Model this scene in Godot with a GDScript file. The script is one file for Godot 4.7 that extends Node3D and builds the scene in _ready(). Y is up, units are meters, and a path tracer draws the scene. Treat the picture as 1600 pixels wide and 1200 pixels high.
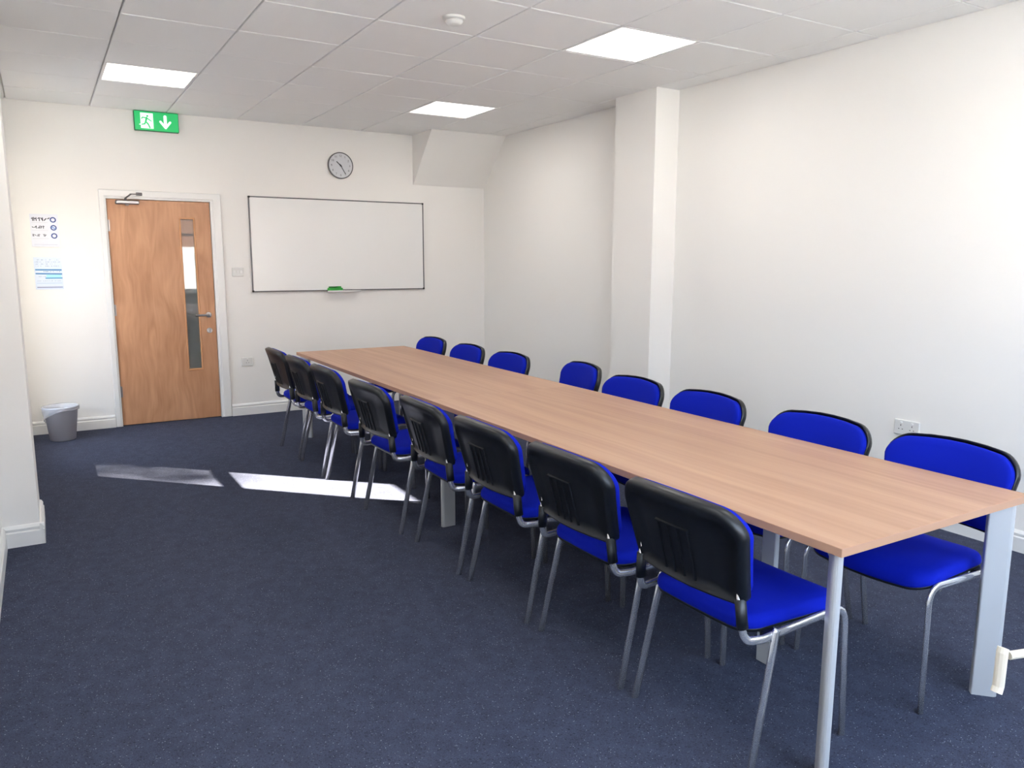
extends Node3D
# Meeting room with a long table and two rows of blue stacking chairs.
# x runs right, -z runs from the camera towards the door wall, floor at y = 0.

const CEIL := 2.779
const X0 := -0.28      # left wall face
const X1 := 4.281      # right wall face
const ZF := -7.754     # door wall face
const ZB := 0.45       # back (window) wall face
const T := 0.25        # wall thickness

var M := {}
var rng := RandomNumberGenerator.new()
var taken := {}

# ------------------------------------------------------------------ helpers
func numbered(n: String) -> String:
	if not taken.has(n):
		taken[n] = 0
		return n
	taken[n] += 1
	return "%s_%03d" % [n, taken[n]]

func tag(o: Node, label := "", category := "", group := "", kind := "") -> Node:
	if label: o.set_meta("label", label)
	if category: o.set_meta("category", category)
	if group: o.set_meta("group", group)
	if kind: o.set_meta("kind", kind)
	return o

func mb() -> SurfaceTool:
	var st := SurfaceTool.new()
	st.begin(Mesh.PRIMITIVE_TRIANGLES)
	st.set_smooth_group(-1)
	return st

func build(st: SurfaceTool, called: String, m: Material, parent: Node = null) -> MeshInstance3D:
	st.generate_normals()
	var o := MeshInstance3D.new()
	o.mesh = st.commit()
	o.material_override = m
	if parent == null:
		o.name = numbered(called)
		add_child(o, true)
	else:
		o.name = called
		parent.add_child(o, true)
	return o

func put(mesh: Mesh, called: String, m: Material, parent: Node, at := Vector3.ZERO) -> MeshInstance3D:
	var o := MeshInstance3D.new()
	o.mesh = mesh; o.material_override = m; o.name = called
	parent.add_child(o, true)
	o.position = at
	return o

func base(called: String, at := Vector3.ZERO, turn := 0.0) -> Node3D:
	var o := Node3D.new()
	o.name = numbered(called)
	add_child(o, true)
	o.position = at
	o.rotation.y = turn
	return o

func struct(o: Node, label := "") -> Node:
	o.set_meta("kind", "structure")
	if label: o.set_meta("label", label)
	return o

func uvof(p: Vector3, mode: int) -> Vector2:
	match mode:
		1: return Vector2(p.x + p.y, p.z)
		2: return Vector2(p.x + p.z, p.y)
		3: return Vector2(p.x, -p.y)
	return Vector2.ZERO

# a, b, c counter-clockwise seen from outside
func tri(st: SurfaceTool, a: Vector3, b: Vector3, c: Vector3, uv := 0) -> void:
	for p in [a, c, b]:
		st.set_uv(uvof(p, uv))
		st.add_vertex(p)

func quad(st: SurfaceTool, a: Vector3, b: Vector3, c: Vector3, d: Vector3, uv := 0) -> void:
	tri(st, a, b, c, uv)
	tri(st, a, c, d, uv)

# chamfered box
func cbox(st: SurfaceTool, c: Vector3, s: Vector3, r := 0.0, uv := 0, xf := Transform3D.IDENTITY) -> void:
	var h := s / 2.0
	r = minf(r, minf(h.x, minf(h.y, h.z)) * 0.95)
	var P := func(sx, sy, sz, k):
		var v := Vector3(sx * h.x, sy * h.y, sz * h.z)
		if k != 0: v.x -= sx * r
		if k != 1: v.y -= sy * r
		if k != 2: v.z -= sz * r
		return xf * (c + v)
	for k in 3:
		for sg in [-1, 1]:
			var q := []
			for ab in [[-1, -1], [1, -1], [1, 1], [-1, 1]]:
				var v := [0, 0, 0]
				v[k] = sg; v[(k + 1) % 3] = ab[0]; v[(k + 2) % 3] = ab[1]
				q.append(P.call(v[0], v[1], v[2], k))
			if sg < 0: q.reverse()
			quad(st, q[0], q[1], q[2], q[3], uv)
	if r <= 0.0: return
	for k in 3:      # edges along axis k
		var i := (k + 1) % 3
		var j := (k + 2) % 3
		for si in [-1, 1]:
			for sj in [-1, 1]:
				var v0 := [0, 0, 0]
				var v1 := [0, 0, 0]
				v0[k] = -1; v1[k] = 1
				v0[i] = si; v1[i] = si; v0[j] = sj; v1[j] = sj
				var q := [P.call(v0[0], v0[1], v0[2], i), P.call(v1[0], v1[1], v1[2], i), P.call(v1[0], v1[1], v1[2], j), P.call(v0[0], v0[1], v0[2], j)]
				if si * sj > 0: q.reverse()
				quad(st, q[0], q[1], q[2], q[3], uv)
	for sx in [-1, 1]:
		for sy in [-1, 1]:
			for sz in [-1, 1]:
				var q := [P.call(sx, sy, sz, 0), P.call(sx, sy, sz, 1), P.call(sx, sy, sz, 2)]
				if sx * sy * sz < 0: q.reverse()
				tri(st, q[0], q[1], q[2], uv)

func box_between(st: SurfaceTool, a: Vector3, b: Vector3, r := 0.0, uv := 0) -> void:
	cbox(st, (a + b) / 2.0, (b - a).abs(), r, uv)

# rings of equal length bridged in order; outward when rings run counter-clockwise seen from the end they move towards
func rings(st: SurfaceTool, rr: Array, cap0 := true, cap1 := true, flip := false) -> void:
	var n: int = rr[0].size()
	for k in rr.size() - 1:
		for i in n:
			var j := (i + 1) % n
			if flip: quad(st, rr[k][j], rr[k][i], rr[k + 1][i], rr[k + 1][j])
			else: quad(st, rr[k][i], rr[k][j], rr[k + 1][j], rr[k + 1][i])
	for e in 2:
		if (e == 0 and not cap0) or (e == 1 and not cap1): continue
		var ring: Array = rr[0] if e == 0 else rr[-1]
		var c := Vector3.ZERO
		for p in ring: c += p
		c /= n
		for i in n:
			var j := (i + 1) % n
			if (e == 0) != flip: tri(st, c, ring[j], ring[i])
			else: tri(st, c, ring[i], ring[j])

# tube of elliptical section along a path; side = direction of the minor half axis
func tube(st: SurfaceTool, pts: Array, major: float, minor: float, side := Vector3(0, 0, 1), segs := 12) -> void:
	var rr := []
	for k in pts.size():
		var t: Vector3 = (pts[mini(k + 1, pts.size() - 1)] - pts[maxi(k - 1, 0)]).normalized()
		var s: Vector3 = (side - t * side.dot(t)).normalized()
		var w := t.cross(s)
		var ring := []
		for i in segs:
			var a := TAU * i / segs
			ring.append(pts[k] + s * cos(a) * minor + w * sin(a) * major)
		rr.append(ring)
	rings(st, rr)

# profile [[radius, y], ...] turned about the y axis through c
func lathe(st: SurfaceTool, prof: Array, c: Vector3, segs := 32, cap0 := true, cap1 := true, xf := Transform3D.IDENTITY) -> void:
	var rr := []
	for p in prof:
		var ring := []
		for i in segs:
			var a := -TAU * i / segs
			ring.append(xf * (Vector3(cos(a) * p[0], p[1], sin(a) * p[0])) + c)
		rr.append(ring)
	rings(st, rr, cap0, cap1)

func curve_pts(ctrl: Array, r: float, n := 5) -> Array:
	# polyline with rounded corners of radius about r
	var out := [ctrl[0]]
	for k in range(1, ctrl.size() - 1):
		var a: Vector3 = ctrl[k - 1]
		var b: Vector3 = ctrl[k]
		var c: Vector3 = ctrl[k + 1]
		var ra := minf(r, (a - b).length() * 0.48)
		var rc := minf(r, (c - b).length() * 0.48)
		var p := b + (a - b).normalized() * ra
		var q := b + (c - b).normalized() * rc
		for i in n + 1:
			var t := float(i) / n
			out.append(p.lerp(b, t).lerp(b.lerp(q, t), t))
	out.append(ctrl[-1])
	return out

# profile [[out, y], ...] (counter-clockwise, out = away from the wall) drawn from p0 to p1 along a wall with normal nrm
func moulding(st: SurfaceTool, prof: Array, p0: Vector3, p1: Vector3, nrm: Vector3) -> void:
	var r0 := []
	var r1 := []
	for p in prof:
		r0.append(p0 + nrm * p[0] + Vector3(0, p[1], 0))
		r1.append(p1 + nrm * p[0] + Vector3(0, p[1], 0))
	var flip := (p1 - p0).cross(nrm).y > 0
	rings(st, [r0, r1], true, true, flip)

func mat(c: Color, rough := 0.6, metal := 0.0) -> StandardMaterial3D:
	var m := StandardMaterial3D.new()
	m.albedo_color = c; m.roughness = rough; m.metallic = metal
	return m

func noise_tex(freq: float, size := 512, as_normal := false, bump := 4.0, ramp: Gradient = null, type := FastNoiseLite.TYPE_SIMPLEX_SMOOTH, sd := 3) -> NoiseTexture2D:
	var n := FastNoiseLite.new()
	n.noise_type = type; n.frequency = freq; n.seed = sd; n.fractal_octaves = 4
	var t := NoiseTexture2D.new()
	t.width = size; t.height = size; t.seamless = true; t.noise = n
	t.as_normal_map = as_normal
	if as_normal: t.bump_strength = bump
	if ramp: t.color_ramp = ramp
	return t

func img_tex(im: Image) -> ImageTexture:
	im.generate_mipmaps()
	return ImageTexture.create_from_image(im)

# ------------------------------------------------------------------ pictures computed for flat print and grain
func stroke(im: Image, a: Vector2, b: Vector2, w: float, c: Color) -> void:
	var lo := Vector2(minf(a.x, b.x) - w, minf(a.y, b.y) - w)
	var hi := Vector2(maxf(a.x, b.x) + w, maxf(a.y, b.y) + w)
	for y in range(maxi(0, int(lo.y)), mini(im.get_height(), int(hi.y) + 2)):
		for x in range(maxi(0, int(lo.x)), mini(im.get_width(), int(hi.x) + 2)):
			var p := Vector2(x + 0.5, y + 0.5)
			var q := Geometry2D.get_closest_point_to_segment(p, a, b)
			var k := clampf(w / 2.0 + 0.5 - p.distance_to(q), 0, 1)
			if k > 0: im.set_pixel(x, y, im.get_pixel(x, y).lerp(c, k))

func wood(w: int, h: int, dark: Color, light: Color, sd: int, fx: float, fy: float, figure: float) -> ImageTexture:
	var n := FastNoiseLite.new(); n.seed = sd; n.frequency = 1.0; n.fractal_octaves = 3
	var n2 := FastNoiseLite.new(); n2.seed = sd + 9; n2.frequency = 1.0; n2.fractal_octaves = 2
	var im := Image.create(w, h, false, Image.FORMAT_RGB8)
	for y in h:
		var v := float(y) / h
		for x in w:
			var u := float(x) / w
			var warp := n2.get_noise_2d(u * 3.0, v * 2.5) * figure
			var a := n.get_noise_2d((u + warp) * fx, v * fy)
			var b := n.get_noise_2d((u + warp * 0.3) * fx * 5.0 + 31.0, v * fy * 2.5 + 7.0)
			var k := clampf(0.5 + a * 0.62 + b * 0.34, 0, 1)
			im.set_pixel(x, y, dark.lerp(light, k))
	return img_tex(im)

func carpet_image() -> Image:
	var s := 1024
	var n := FastNoiseLite.new(); n.seed = 5; n.frequency = 0.016; n.fractal_octaves = 3
	var im := Image.create(s, s, false, Image.FORMAT_RGB8)
	var dark := Color(0.195, 0.208, 0.262)
	var lite := Color(0.395, 0.42, 0.51)
	for y in s:
		for x in s:
			var k := 0.30 + rng.randf_range(-0.22, 0.22) + n.get_noise_2d(x, y) * 0.10
			im.set_pixel(x, y, dark.lerp(lite, clampf(k, 0, 1)))
	for k in 5200:      # pale fibre flecks
		var x := rng.randi() % s
		var y := rng.randi() % s
		var g := rng.randf_range(0.42, 0.72)
		var c := Color(g * 0.96, g, g * 1.06)
		im.set_pixel(x, y, c)
		if rng.randf() < 0.6: im.set_pixel((x + 1) % s, y, c)
		if rng.randf() < 0.4: im.set_pixel(x, (y + 1) % s, c)
	for k in 5200:      # dark pits between loops
		var x := rng.randi() % s
		var y := rng.randi() % s
		for d in 3: im.set_pixel((x + d) % s, (y + (d >> 1)) % s, Color(0.10, 0.11, 0.145))
	return im

func exit_image() -> Image:
	var im := Image.create(360, 166, false, Image.FORMAT_RGB8)
	var g := Color(0.0, 0.66, 0.35)
	var w := Color(0.93, 1.0, 0.96)
	im.fill(g)
	im.fill_rect(Rect2i(48, 14, 104, 136), w)      # doorway
	var q := func(x, y): return Vector2(x, y)
	# running figure
	stroke(im, q.call(106, 40), q.call(106, 40), 17, g)
	stroke(im, q.call(99, 56), q.call(90, 92), 15, g)
	stroke(im, q.call(98, 58), q.call(66, 54), 9, g)
	stroke(im, q.call(66, 54), q.call(58, 66), 8, g)
	stroke(im, q.call(100, 58), q.call(122, 74), 9, g)
	stroke(im, q.call(122, 74), q.call(136, 82), 8, g)
	stroke(im, q.call(92, 92), q.call(110, 112), 12, g)
	stroke(im, q.call(110, 112), q.call(122, 142), 11, g)
	stroke(im, q.call(90, 92), q.call(80, 112), 12, g)
	stroke(im, q.call(80, 112), q.call(52, 118), 10, g)
	stroke(im, q.call(40, 118), q.call(52, 116), 9, w)
	# arrow pointing down
	stroke(im, q.call(252, 34), q.call(252, 128), 26, w)
	stroke(im, q.call(212, 82), q.call(252, 134), 20, w)
	stroke(im, q.call(292, 82), q.call(252, 134), 20, w)
	return im

func squiggle(im: Image, x0: float, x1: float, y: float, h: float, c: Color, gap := 0.25) -> void:
	# a line of small unreadable print
	var x := x0
	while x < x1:
		var w := rng.randf_range(h * 0.35, h * 0.8)
		if rng.randf() > gap:
			if rng.randf() < 0.5: stroke(im, Vector2(x, y - h * 0.45), Vector2(x, y + h * 0.45), h * 0.22, c)
			stroke(im, Vector2(x, y + rng.randf_range(-0.4, 0.4) * h), Vector2(x + w * 0.7, y + rng.randf_range(-0.4, 0.4) * h), h * 0.24, c)
			if rng.randf() < 0.5: stroke(im, Vector2(x + w * 0.7, y - h * 0.4), Vector2(x + w * 0.7, y + h * 0.45), h * 0.22, c)
		x += w + h * 0.22

func poster_rules() -> Image:
	var im := Image.create(210, 280, false, Image.FORMAT_RGB8)
	im.fill(Color(0.87, 0.88, 0.91))
	var ink := Color(0.16, 0.17, 0.22)
	var blue := Color(0.13, 0.25, 0.52)
	var ys := [44, 112, 182]
	var ends := [142, 108, 112]
	for k in 3:
		squiggle(im, 14, ends[k], ys[k], [30, 24, 20][k], ink if k < 2 else Color(0.35, 0.35, 0.4), 0.2)
		stroke(im, Vector2(12, ys[k] + 28), Vector2(130, ys[k] + 28), 2, Color(0.75, 0.75, 0.78))
		for a in 24:
			var p := Vector2(172, ys[k] + 4) + Vector2.from_angle(TAU * a / 24) * 19
			var p2 := Vector2(172, ys[k] + 4) + Vector2.from_angle(TAU * (a + 1) / 24) * 19
			stroke(im, p, p2, 9, blue)
	stroke(im, Vector2(162, 112), Vector2(182, 122), 12, Color(0.5, 0.62, 0.82))
	stroke(im, Vector2(20, 262), Vector2(190, 262), 3, Color(0.72, 0.72, 0.78))
	return im

func poster_chart() -> Image:
	var im := Image.create(210, 280, false, Image.FORMAT_RGB8)
	im.fill(Color(0.80, 0.85, 0.92))
	for k in 4: squiggle(im, 12, 196, 22 + k * 18, 9, Color(0.55, 0.62, 0.70), 0.3)
	var b := Color(0.10, 0.42, 0.66)
	stroke(im, Vector2(12, 108), Vector2(200, 110), 12, b)
	squiggle(im, 70, 190, 124, 9, Color(0.3, 0.4, 0.5), 0.4)
	stroke(im, Vector2(12, 142), Vector2(202, 146), 11, b)
	im.fill_rect(Rect2i(86, 152, 112, 24), Color(0.62, 0.86, 0.93))
	stroke(im, Vector2(82, 182), Vector2(202, 182), 10, Color(0.14, 0.50, 0.70))
	squiggle(im, 14, 80, 168, 9, Color(0.6, 0.66, 0.72), 0.3)
	squiggle(im, 14, 196, 206, 8, Color(0.6, 0.66, 0.72), 0.4)
	stroke(im, Vector2(12, 226), Vector2(198, 226), 5, Color(0.66, 0.74, 0.84))
	stroke(im, Vector2(14, 262), Vector2(200, 262), 9, Color(0.46, 0.50, 0.62))
	return im

# ------------------------------------------------------------------ materials
func materials() -> void:
	M.wall = mat(Color(0.925, 0.918, 0.905), 0.88)
	M.wall.normal_enabled = true
	M.wall.normal_texture = noise_tex(0.05, 512, true, 1.2)
	M.wall.normal_scale = 0.12
	M.wall.uv1_triplanar = true; M.wall.uv1_world_triplanar = true; M.wall.uv1_scale = Vector3.ONE * 1.7
	M.gloss_white = mat(Color(0.90, 0.90, 0.895), 0.35)
	M.plastic_white = mat(Color(0.86, 0.86, 0.85), 0.4)
	M.tile = mat(Color(0.935, 0.935, 0.93), 0.95)
	M.tile.normal_enabled = true
	M.tile.normal_texture = noise_tex(0.12, 512, true, 3.0, null, FastNoiseLite.TYPE_SIMPLEX_SMOOTH, 8)
	M.tile.normal_scale = 0.25
	M.tile.uv1_triplanar = true; M.tile.uv1_world_triplanar = true; M.tile.uv1_scale = Vector3.ONE * 2.0
	M.grid = mat(Color(0.84, 0.835, 0.82), 0.6)
	var ci := carpet_image()
	M.carpet = mat(Color(1, 1, 1), 1.0)
	M.carpet.albedo_texture = img_tex(ci)
	var hi: Image = ci.duplicate()
	hi.convert(Image.FORMAT_RGBA8)
	hi.clear_mipmaps()
	hi.bump_map_to_normal_map(6.0)
	M.carpet.normal_enabled = true
	M.carpet.normal_texture = img_tex(hi)
	M.carpet.normal_scale = 0.7
	M.carpet.uv1_triplanar = true; M.carpet.uv1_world_triplanar = true; M.carpet.uv1_scale = Vector3.ONE * 0.62
	M.carpet.metallic_specular = 0.15
	M.table = mat(Color(1, 1, 1), 0.42)
	M.table.albedo_texture = wood(512, 1024, Color(0.635, 0.482, 0.385), Color(0.725, 0.575, 0.468), 21, 6.0, 1.6, 0.05)
	M.table.uv1_scale = Vector3(1.0, 0.19, 1)
	M.door = mat(Color(1, 1, 1), 0.45)
	M.door.albedo_texture = wood(512, 1024, Color(0.66, 0.475, 0.345), Color(0.77, 0.585, 0.45), 4, 5.0, 2.2, 0.16)
	M.door.uv1_scale = Vector3(1.18, 0.5, 1)
	M.bead = mat(Color(0.76, 0.56, 0.40), 0.5)
	M.blue = mat(Color(0.02, 0.105, 0.63), 0.85)
	M.blue.normal_enabled = true
	M.blue.normal_texture = noise_tex(0.35, 256, true, 3.0, null, FastNoiseLite.TYPE_CELLULAR, 2)
	M.blue.normal_scale = 0.2
	M.blue.uv1_triplanar = true; M.blue.uv1_scale = Vector3.ONE * 9.0
	M.blue.metallic_specular = 0.25
	M.blue.rim_enabled = true; M.blue.rim = 0.06; M.blue.rim_tint = 0.8
	M.black = mat(Color(0.045, 0.065, 0.09), 0.38)
	M.dark = mat(Color(0.05, 0.05, 0.06), 0.6)
	M.chrome = mat(Color(0.84, 0.84, 0.85), 0.20, 0.82)
	M.silver = mat(Color(0.78, 0.785, 0.79), 0.38, 0.25)
	M.steel = mat(Color(0.62, 0.62, 0.63), 0.3, 1.0)
	M.alu_dark = mat(Color(0.40, 0.40, 0.41), 0.45, 0.4)
	M.board = mat(Color(0.91, 0.91, 0.905), 0.22)
	M.green = mat(Color(0.16, 0.62, 0.22), 0.6)
	M.green_dark = mat(Color(0.08, 0.42, 0.14), 0.5)
	M.bin = mat(Color(0.67, 0.67, 0.70), 0.5)
	M.bag = mat(Color(0.93, 0.94, 0.96, 0.42), 0.22)
	M.bag.transparency = BaseMaterial3D.TRANSPARENCY_ALPHA
	M.glass = mat(Color(0.92, 0.96, 0.95, 0.08), 0.02)
	M.glass.transparency = BaseMaterial3D.TRANSPARENCY_ALPHA
	M.leaf = mat(Color(0.30, 0.42, 0.18), 0.6)
	M.bark = mat(Color(0.34, 0.28, 0.22), 0.9)
	M.edge = mat(Color(0.715, 0.56, 0.455), 0.45)
	M.diffuser = mat(Color(0.95, 0.95, 0.94), 0.5)
	M.diffuser.emission_enabled = true
	M.diffuser.emission = Color(1.0, 0.985, 0.96)
	M.diffuser.emission_energy_multiplier = 1.3
	M.cream = mat(Color(0.82, 0.79, 0.73), 0.3)
	M.asphalt = mat(Color(0.735, 0.735, 0.73), 0.95)
	M.brick = mat(Color(0.38, 0.27, 0.22), 0.9)
	M.slate = mat(Color(0.22, 0.23, 0.25), 0.8)
	M.van = mat(Color(0.88, 0.88, 0.89), 0.25)
	M.tinted = mat(Color(0.05, 0.06, 0.07), 0.1)

# ------------------------------------------------------------------ stage: camera, sky, sun
func stage() -> void:
	var cam := Camera3D.new()
	cam.name = "camera"
	add_child(cam)
	var pitch := 0.157696
	var yaw := 0.540377
	var roll := 0.002347
	var fw := Vector3(sin(yaw) * cos(pitch), -sin(pitch), -cos(yaw) * cos(pitch))
	var rt := Vector3(cos(yaw), 0, sin(yaw))
	var up := rt.cross(fw)
	var r2 := rt * cos(roll) + up * sin(roll)
	var u2 := up * cos(roll) - rt * sin(roll)
	cam.transform = Transform3D(Basis(r2, u2, -fw), Vector3(0, 1.4991, 0))
	cam.fov = rad_to_deg(2.0 * atan(600.0 / 1217.02))
	cam.near = 0.02
	cam.current = true

	var sky := ProceduralSkyMaterial.new()
	sky.sky_top_color = Color(0.74, 0.83, 0.95)
	sky.sky_horizon_color = Color(0.94, 0.97, 1.0)
	sky.ground_bottom_color = Color(0.45, 0.45, 0.46)
	sky.ground_horizon_color = Color(0.75, 0.77, 0.80)
	sky.energy_multiplier = 8.2
	sky.sun_angle_max = 2.0
	var e := Environment.new()
	e.background_mode = Environment.BG_SKY
	e.sky = Sky.new()
	e.sky.sky_material = sky
	e.tonemap_mode = Environment.TONE_MAPPER_LINEAR
	e.tonemap_exposure = 1.8
	e.sdfgi_enabled = true; e.ssao_enabled = true; e.ssil_enabled = true
	var we := WorldEnvironment.new()
	we.name = "environment"
	we.environment = e
	add_child(we)

	# low sun behind the door wall, shining in through the left window
	var sun := DirectionalLight3D.new()
	sun.name = "sun"
	add_child(sun)
	var el := deg_to_rad(30.0)
	var travel := Vector3(0.7071 * cos(el), -sin(el), 0.7071 * cos(el))
	sun.look_at_from_position(Vector3.ZERO, travel, Vector3.UP)
	sun.light_energy = 28.0
	sun.light_color = Color(1.0, 0.95, 0.86)
	sun.light_angular_distance = 0.5
	sun.shadow_enabled = true
	sun.sky_mode = DirectionalLight3D.SKY_MODE_LIGHT_ONLY

const LEAVES := 13500
const LED_ENERGY := 0.64

# ------------------------------------------------------------------ room shell
func shell() -> void:
	var st := mb()
	box_between(st, Vector3(X0 - T, -0.2, ZF - T), Vector3(X1 + T, 0, ZB + T))
	tag(struct(build(st, "floor", M.carpet)), "dark blue grey flecked carpet across the meeting room")

	# door wall, opening for the door
	var dl := 0.500
	var dr := 1.440
	var dt := 2.055
	st = mb()
	box_between(st, Vector3(X0 - T, 0, ZF - T), Vector3(dl, 3.0, ZF))
	box_between(st, Vector3(dr, 0, ZF - T), Vector3(X1 + T, 3.0, ZF))
	box_between(st, Vector3(dl, dt, ZF - T), Vector3(dr, 3.0, ZF))
	tag(struct(build(st, "wall_far", M.wall)), "white painted end wall with the wooden door")
	st = mb()
	box_between(st, Vector3(X1, 0, ZF - T), Vector3(X1 + T, 3.0, ZB + T))
	tag(struct(build(st, "wall_right", M.wall)), "long plain white wall behind the far chairs")
	# left wall with a window between pier and door wall
	var z0 := -7.26
	var z1 := -6.525
	var s := 0.42
	var h := 2.03
	st = mb()
	box_between(st, Vector3(X0 - T, 0, ZF), Vector3(X0, 3.0, z0))
	box_between(st, Vector3(X0 - T, 0, z1), Vector3(X0, 3.0, ZB + T))
	box_between(st, Vector3(X0 - T, 0, z0), Vector3(X0, s, z1))
	box_between(st, Vector3(X0 - T, h, z0), Vector3(X0, 3.0, z1))
	tag(struct(build(st, "wall_left", M.wall)), "white side wall with a narrow window beyond the pier")
	var w := base("window", Vector3(X0 - T + 0.05, s, (z0 + z1) / 2))
	w.name = "window_1"
	struct(w, "narrow white framed window letting the sun in")
	var ww := z1 - z0
	var wh := h - s
	st = mb()
	for sg in [-1, 1]: cbox(st, Vector3(0, wh / 2, sg * (ww / 2 - 0.025)), Vector3(0.06, wh, 0.05), 0.006)
	for y in [0.025, wh - 0.025]: cbox(st, Vector3(0, y, 0), Vector3(0.06, 0.05, ww - 0.1), 0.006)
	var tr := 1.20 - s
	cbox(st, Vector3(0, tr, 0), Vector3(0.06, 0.055, ww - 0.1), 0.006)
	build(st, "window_frame", M.gloss_white, w)
	st = mb()
	cbox(st, Vector3(0, (tr + 0.0275 + wh - 0.05) / 2, 0), Vector3(0.006, wh - 0.05 - tr - 0.0275, ww - 0.1))
	build(st, "pane", M.glass, w)
	st = mb()
	cbox(st, Vector3(0, (0.05 + tr - 0.0275) / 2, 0), Vector3(0.006, tr - 0.0775, ww - 0.1))
	build(st, "pane", M.glass, w)

	# back wall with a wide window behind the camera
	var bx0 := 0.15
	var bx1 := 3.95
	var by0 := 0.88
	var by1 := 2.38
	st = mb()
	box_between(st, Vector3(X0, 0, ZB), Vector3(bx0, 3.0, ZB + T))
	box_between(st, Vector3(bx1, 0, ZB), Vector3(X1, 3.0, ZB + T))
	box_between(st, Vector3(bx0, 0, ZB), Vector3(bx1, by0, ZB + T))
	box_between(st, Vector3(bx0, by1, ZB), Vector3(bx1, 3.0, ZB + T))
	tag(struct(build(st, "wall_back", M.wall)), "white wall with the wide window facing the door")
	var w2 := base("window", Vector3(0, by0, ZB + 0.09))
	w2.name = "window_2"
	struct(w2, "wide white framed window opposite the door")
	var bh := by1 - by0
	var xs := [bx0, 1.19, 2.11, 3.03, bx1]
	st = mb()
	for k in 5:
		var xx: float = clampf(xs[k], bx0 + 0.03, bx1 - 0.03)
		cbox(st, Vector3(xx, bh / 2, 0), Vector3(0.06, bh, 0.07), 0.006)
	for y in [0.03, bh - 0.03]: cbox(st, Vector3((bx0 + bx1) / 2, y, 0), Vector3(bx1 - bx0 - 0.02, 0.06, 0.07), 0.006)
	for k in [0, 2, 3]: cbox(st, Vector3((xs[k] + xs[k + 1]) / 2, bh - 0.42, 0), Vector3(xs[k + 1] - xs[k] - 0.06, 0.045, 0.06), 0.006)
	build(st, "window_frame", M.gloss_white, w2)
	for k in [0, 2, 3]:
		st = mb()
		cbox(st, Vector3((xs[k] + xs[k + 1]) / 2, bh / 2, 0), Vector3(xs[k + 1] - xs[k] - 0.06, bh - 0.12, 0.006))
		build(st, "pane", M.glass, w2)
	st = mb()
	cbox(st, Vector3((bx0 + bx1) / 2, -0.012, -0.11), Vector3(bx1 - bx0 + 0.06, 0.024, 0.17), 0.006)
	build(st, "window_sill", M.gloss_white, w2)
	# the casement that stands open into the room, with its handle
	var sx := 1.215
	var sw := 0.86
	var zs := -0.09 - sw      # free edge, local z
	st = mb()
	for zz in [-0.09 - 0.03, zs + 0.03]: cbox(st, Vector3(sx, bh / 2, zz), Vector3(0.055, bh - 0.08, 0.06), 0.006)
	for y in [0.07, bh - 0.07]: cbox(st, Vector3(sx, y, -0.09 - sw / 2), Vector3(0.055, 0.06, sw - 0.12), 0.006)
	var sash := build(st, "sash", M.gloss_white, w2)
	st = mb()
	cbox(st, Vector3(sx, bh / 2, -0.09 - sw / 2), Vector3(0.006, bh - 0.19, sw - 0.12))
	build(st, "pane", M.glass, w2)
	st = mb()
	var hy := 0.947 - by0
	var hz := -0.525 - (ZB + 0.09)
	tube(st, [Vector3(sx - 0.02, hy, hz + 0.022), Vector3(1.135, hy, hz + 0.004)], 0.006, 0.006, Vector3(0, 1, 0))
	tube(st, [Vector3(1.127, hy + 0.012, hz), Vector3(1.125, hy + 0.006, hz), Vector3(1.124, hy - 0.045, hz), Vector3(1.120, hy - 0.054, hz)], 0.008, 0.006, Vector3(1, 0, 0))
	build(st, "handle", M.cream, sash)

	# pier and pillar
	st = mb()
	box_between(st, Vector3(X0 - 0.02, 0, -5.15), Vector3(-0.108, CEIL + 0.05, -4.712))
	tag(struct(build(st, "wall_pier", M.wall)), "white pier on the window side")
	st = mb()
	box_between(st, Vector3(4.052, 0, -5.15), Vector3(X1 + 0.02, CEIL + 0.05, -4.665))
	tag(struct(build(st, "wall_pillar", M.wall)), "white boxed pillar on the long plain wall")
	# sloping soffit in the far corner
	st = mb()
	var a := [Vector3(3.432, CEIL + 0.02, ZF - 0.01), Vector3(3.432, 2.278, ZF - 0.01), Vector3(3.432, 2.278, ZF + 0.005), Vector3(3.432, CEIL + 0.02, -7.26)]
	var b := []
	for p in a: b.append(p + Vector3(X1 + 0.01 - 3.432, 0, 0))
	rings(st, [a, b], true, true, true)
	tag(struct(build(st, "wall_soffit", M.wall)), "sloping white soffit in the corner above the whiteboard end")

	# skirting boards
	var prof := [[0.0, 0.0], [0.020, 0.0], [0.020, 0.076], [0.017, 0.080], [0.0125, 0.082], [0.0125, 0.088], [0.016, 0.090], [0.0165, 0.098], [0.010, 0.110], [0.004, 0.114], [0.0, 0.114]]
	st = mb()
	moulding(st, prof, Vector3(X0, 0, ZF), Vector3(0.478, 0, ZF), Vector3(0, 0, 1))
	tag(struct(build(st, "baseboard_far", M.gloss_white)), "white grooved skirting beside the bin")
	st = mb()
	moulding(st, prof, Vector3(1.488, 0, ZF), Vector3(X1, 0, ZF), Vector3(0, 0, 1))
	tag(struct(build(st, "baseboard_end", M.gloss_white)), "white grooved skirting under the whiteboard")
	st = mb()
	moulding(st, prof, Vector3(X1, 0, ZF), Vector3(X1, 0, -5.15), Vector3(-1, 0, 0))
	moulding(st, prof, Vector3(X1, 0, -5.15), Vector3(4.032, 0, -5.15), Vector3(0, 0, -1))
	moulding(st, prof, Vector3(4.052, 0, -5.17), Vector3(4.052, 0, -4.645), Vector3(-1, 0, 0))
	moulding(st, prof, Vector3(4.032, 0, -4.665), Vector3(X1, 0, -4.665), Vector3(0, 0, 1))
	moulding(st, prof, Vector3(X1, 0, -4.665), Vector3(X1, 0, ZB), Vector3(-1, 0, 0))
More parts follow.
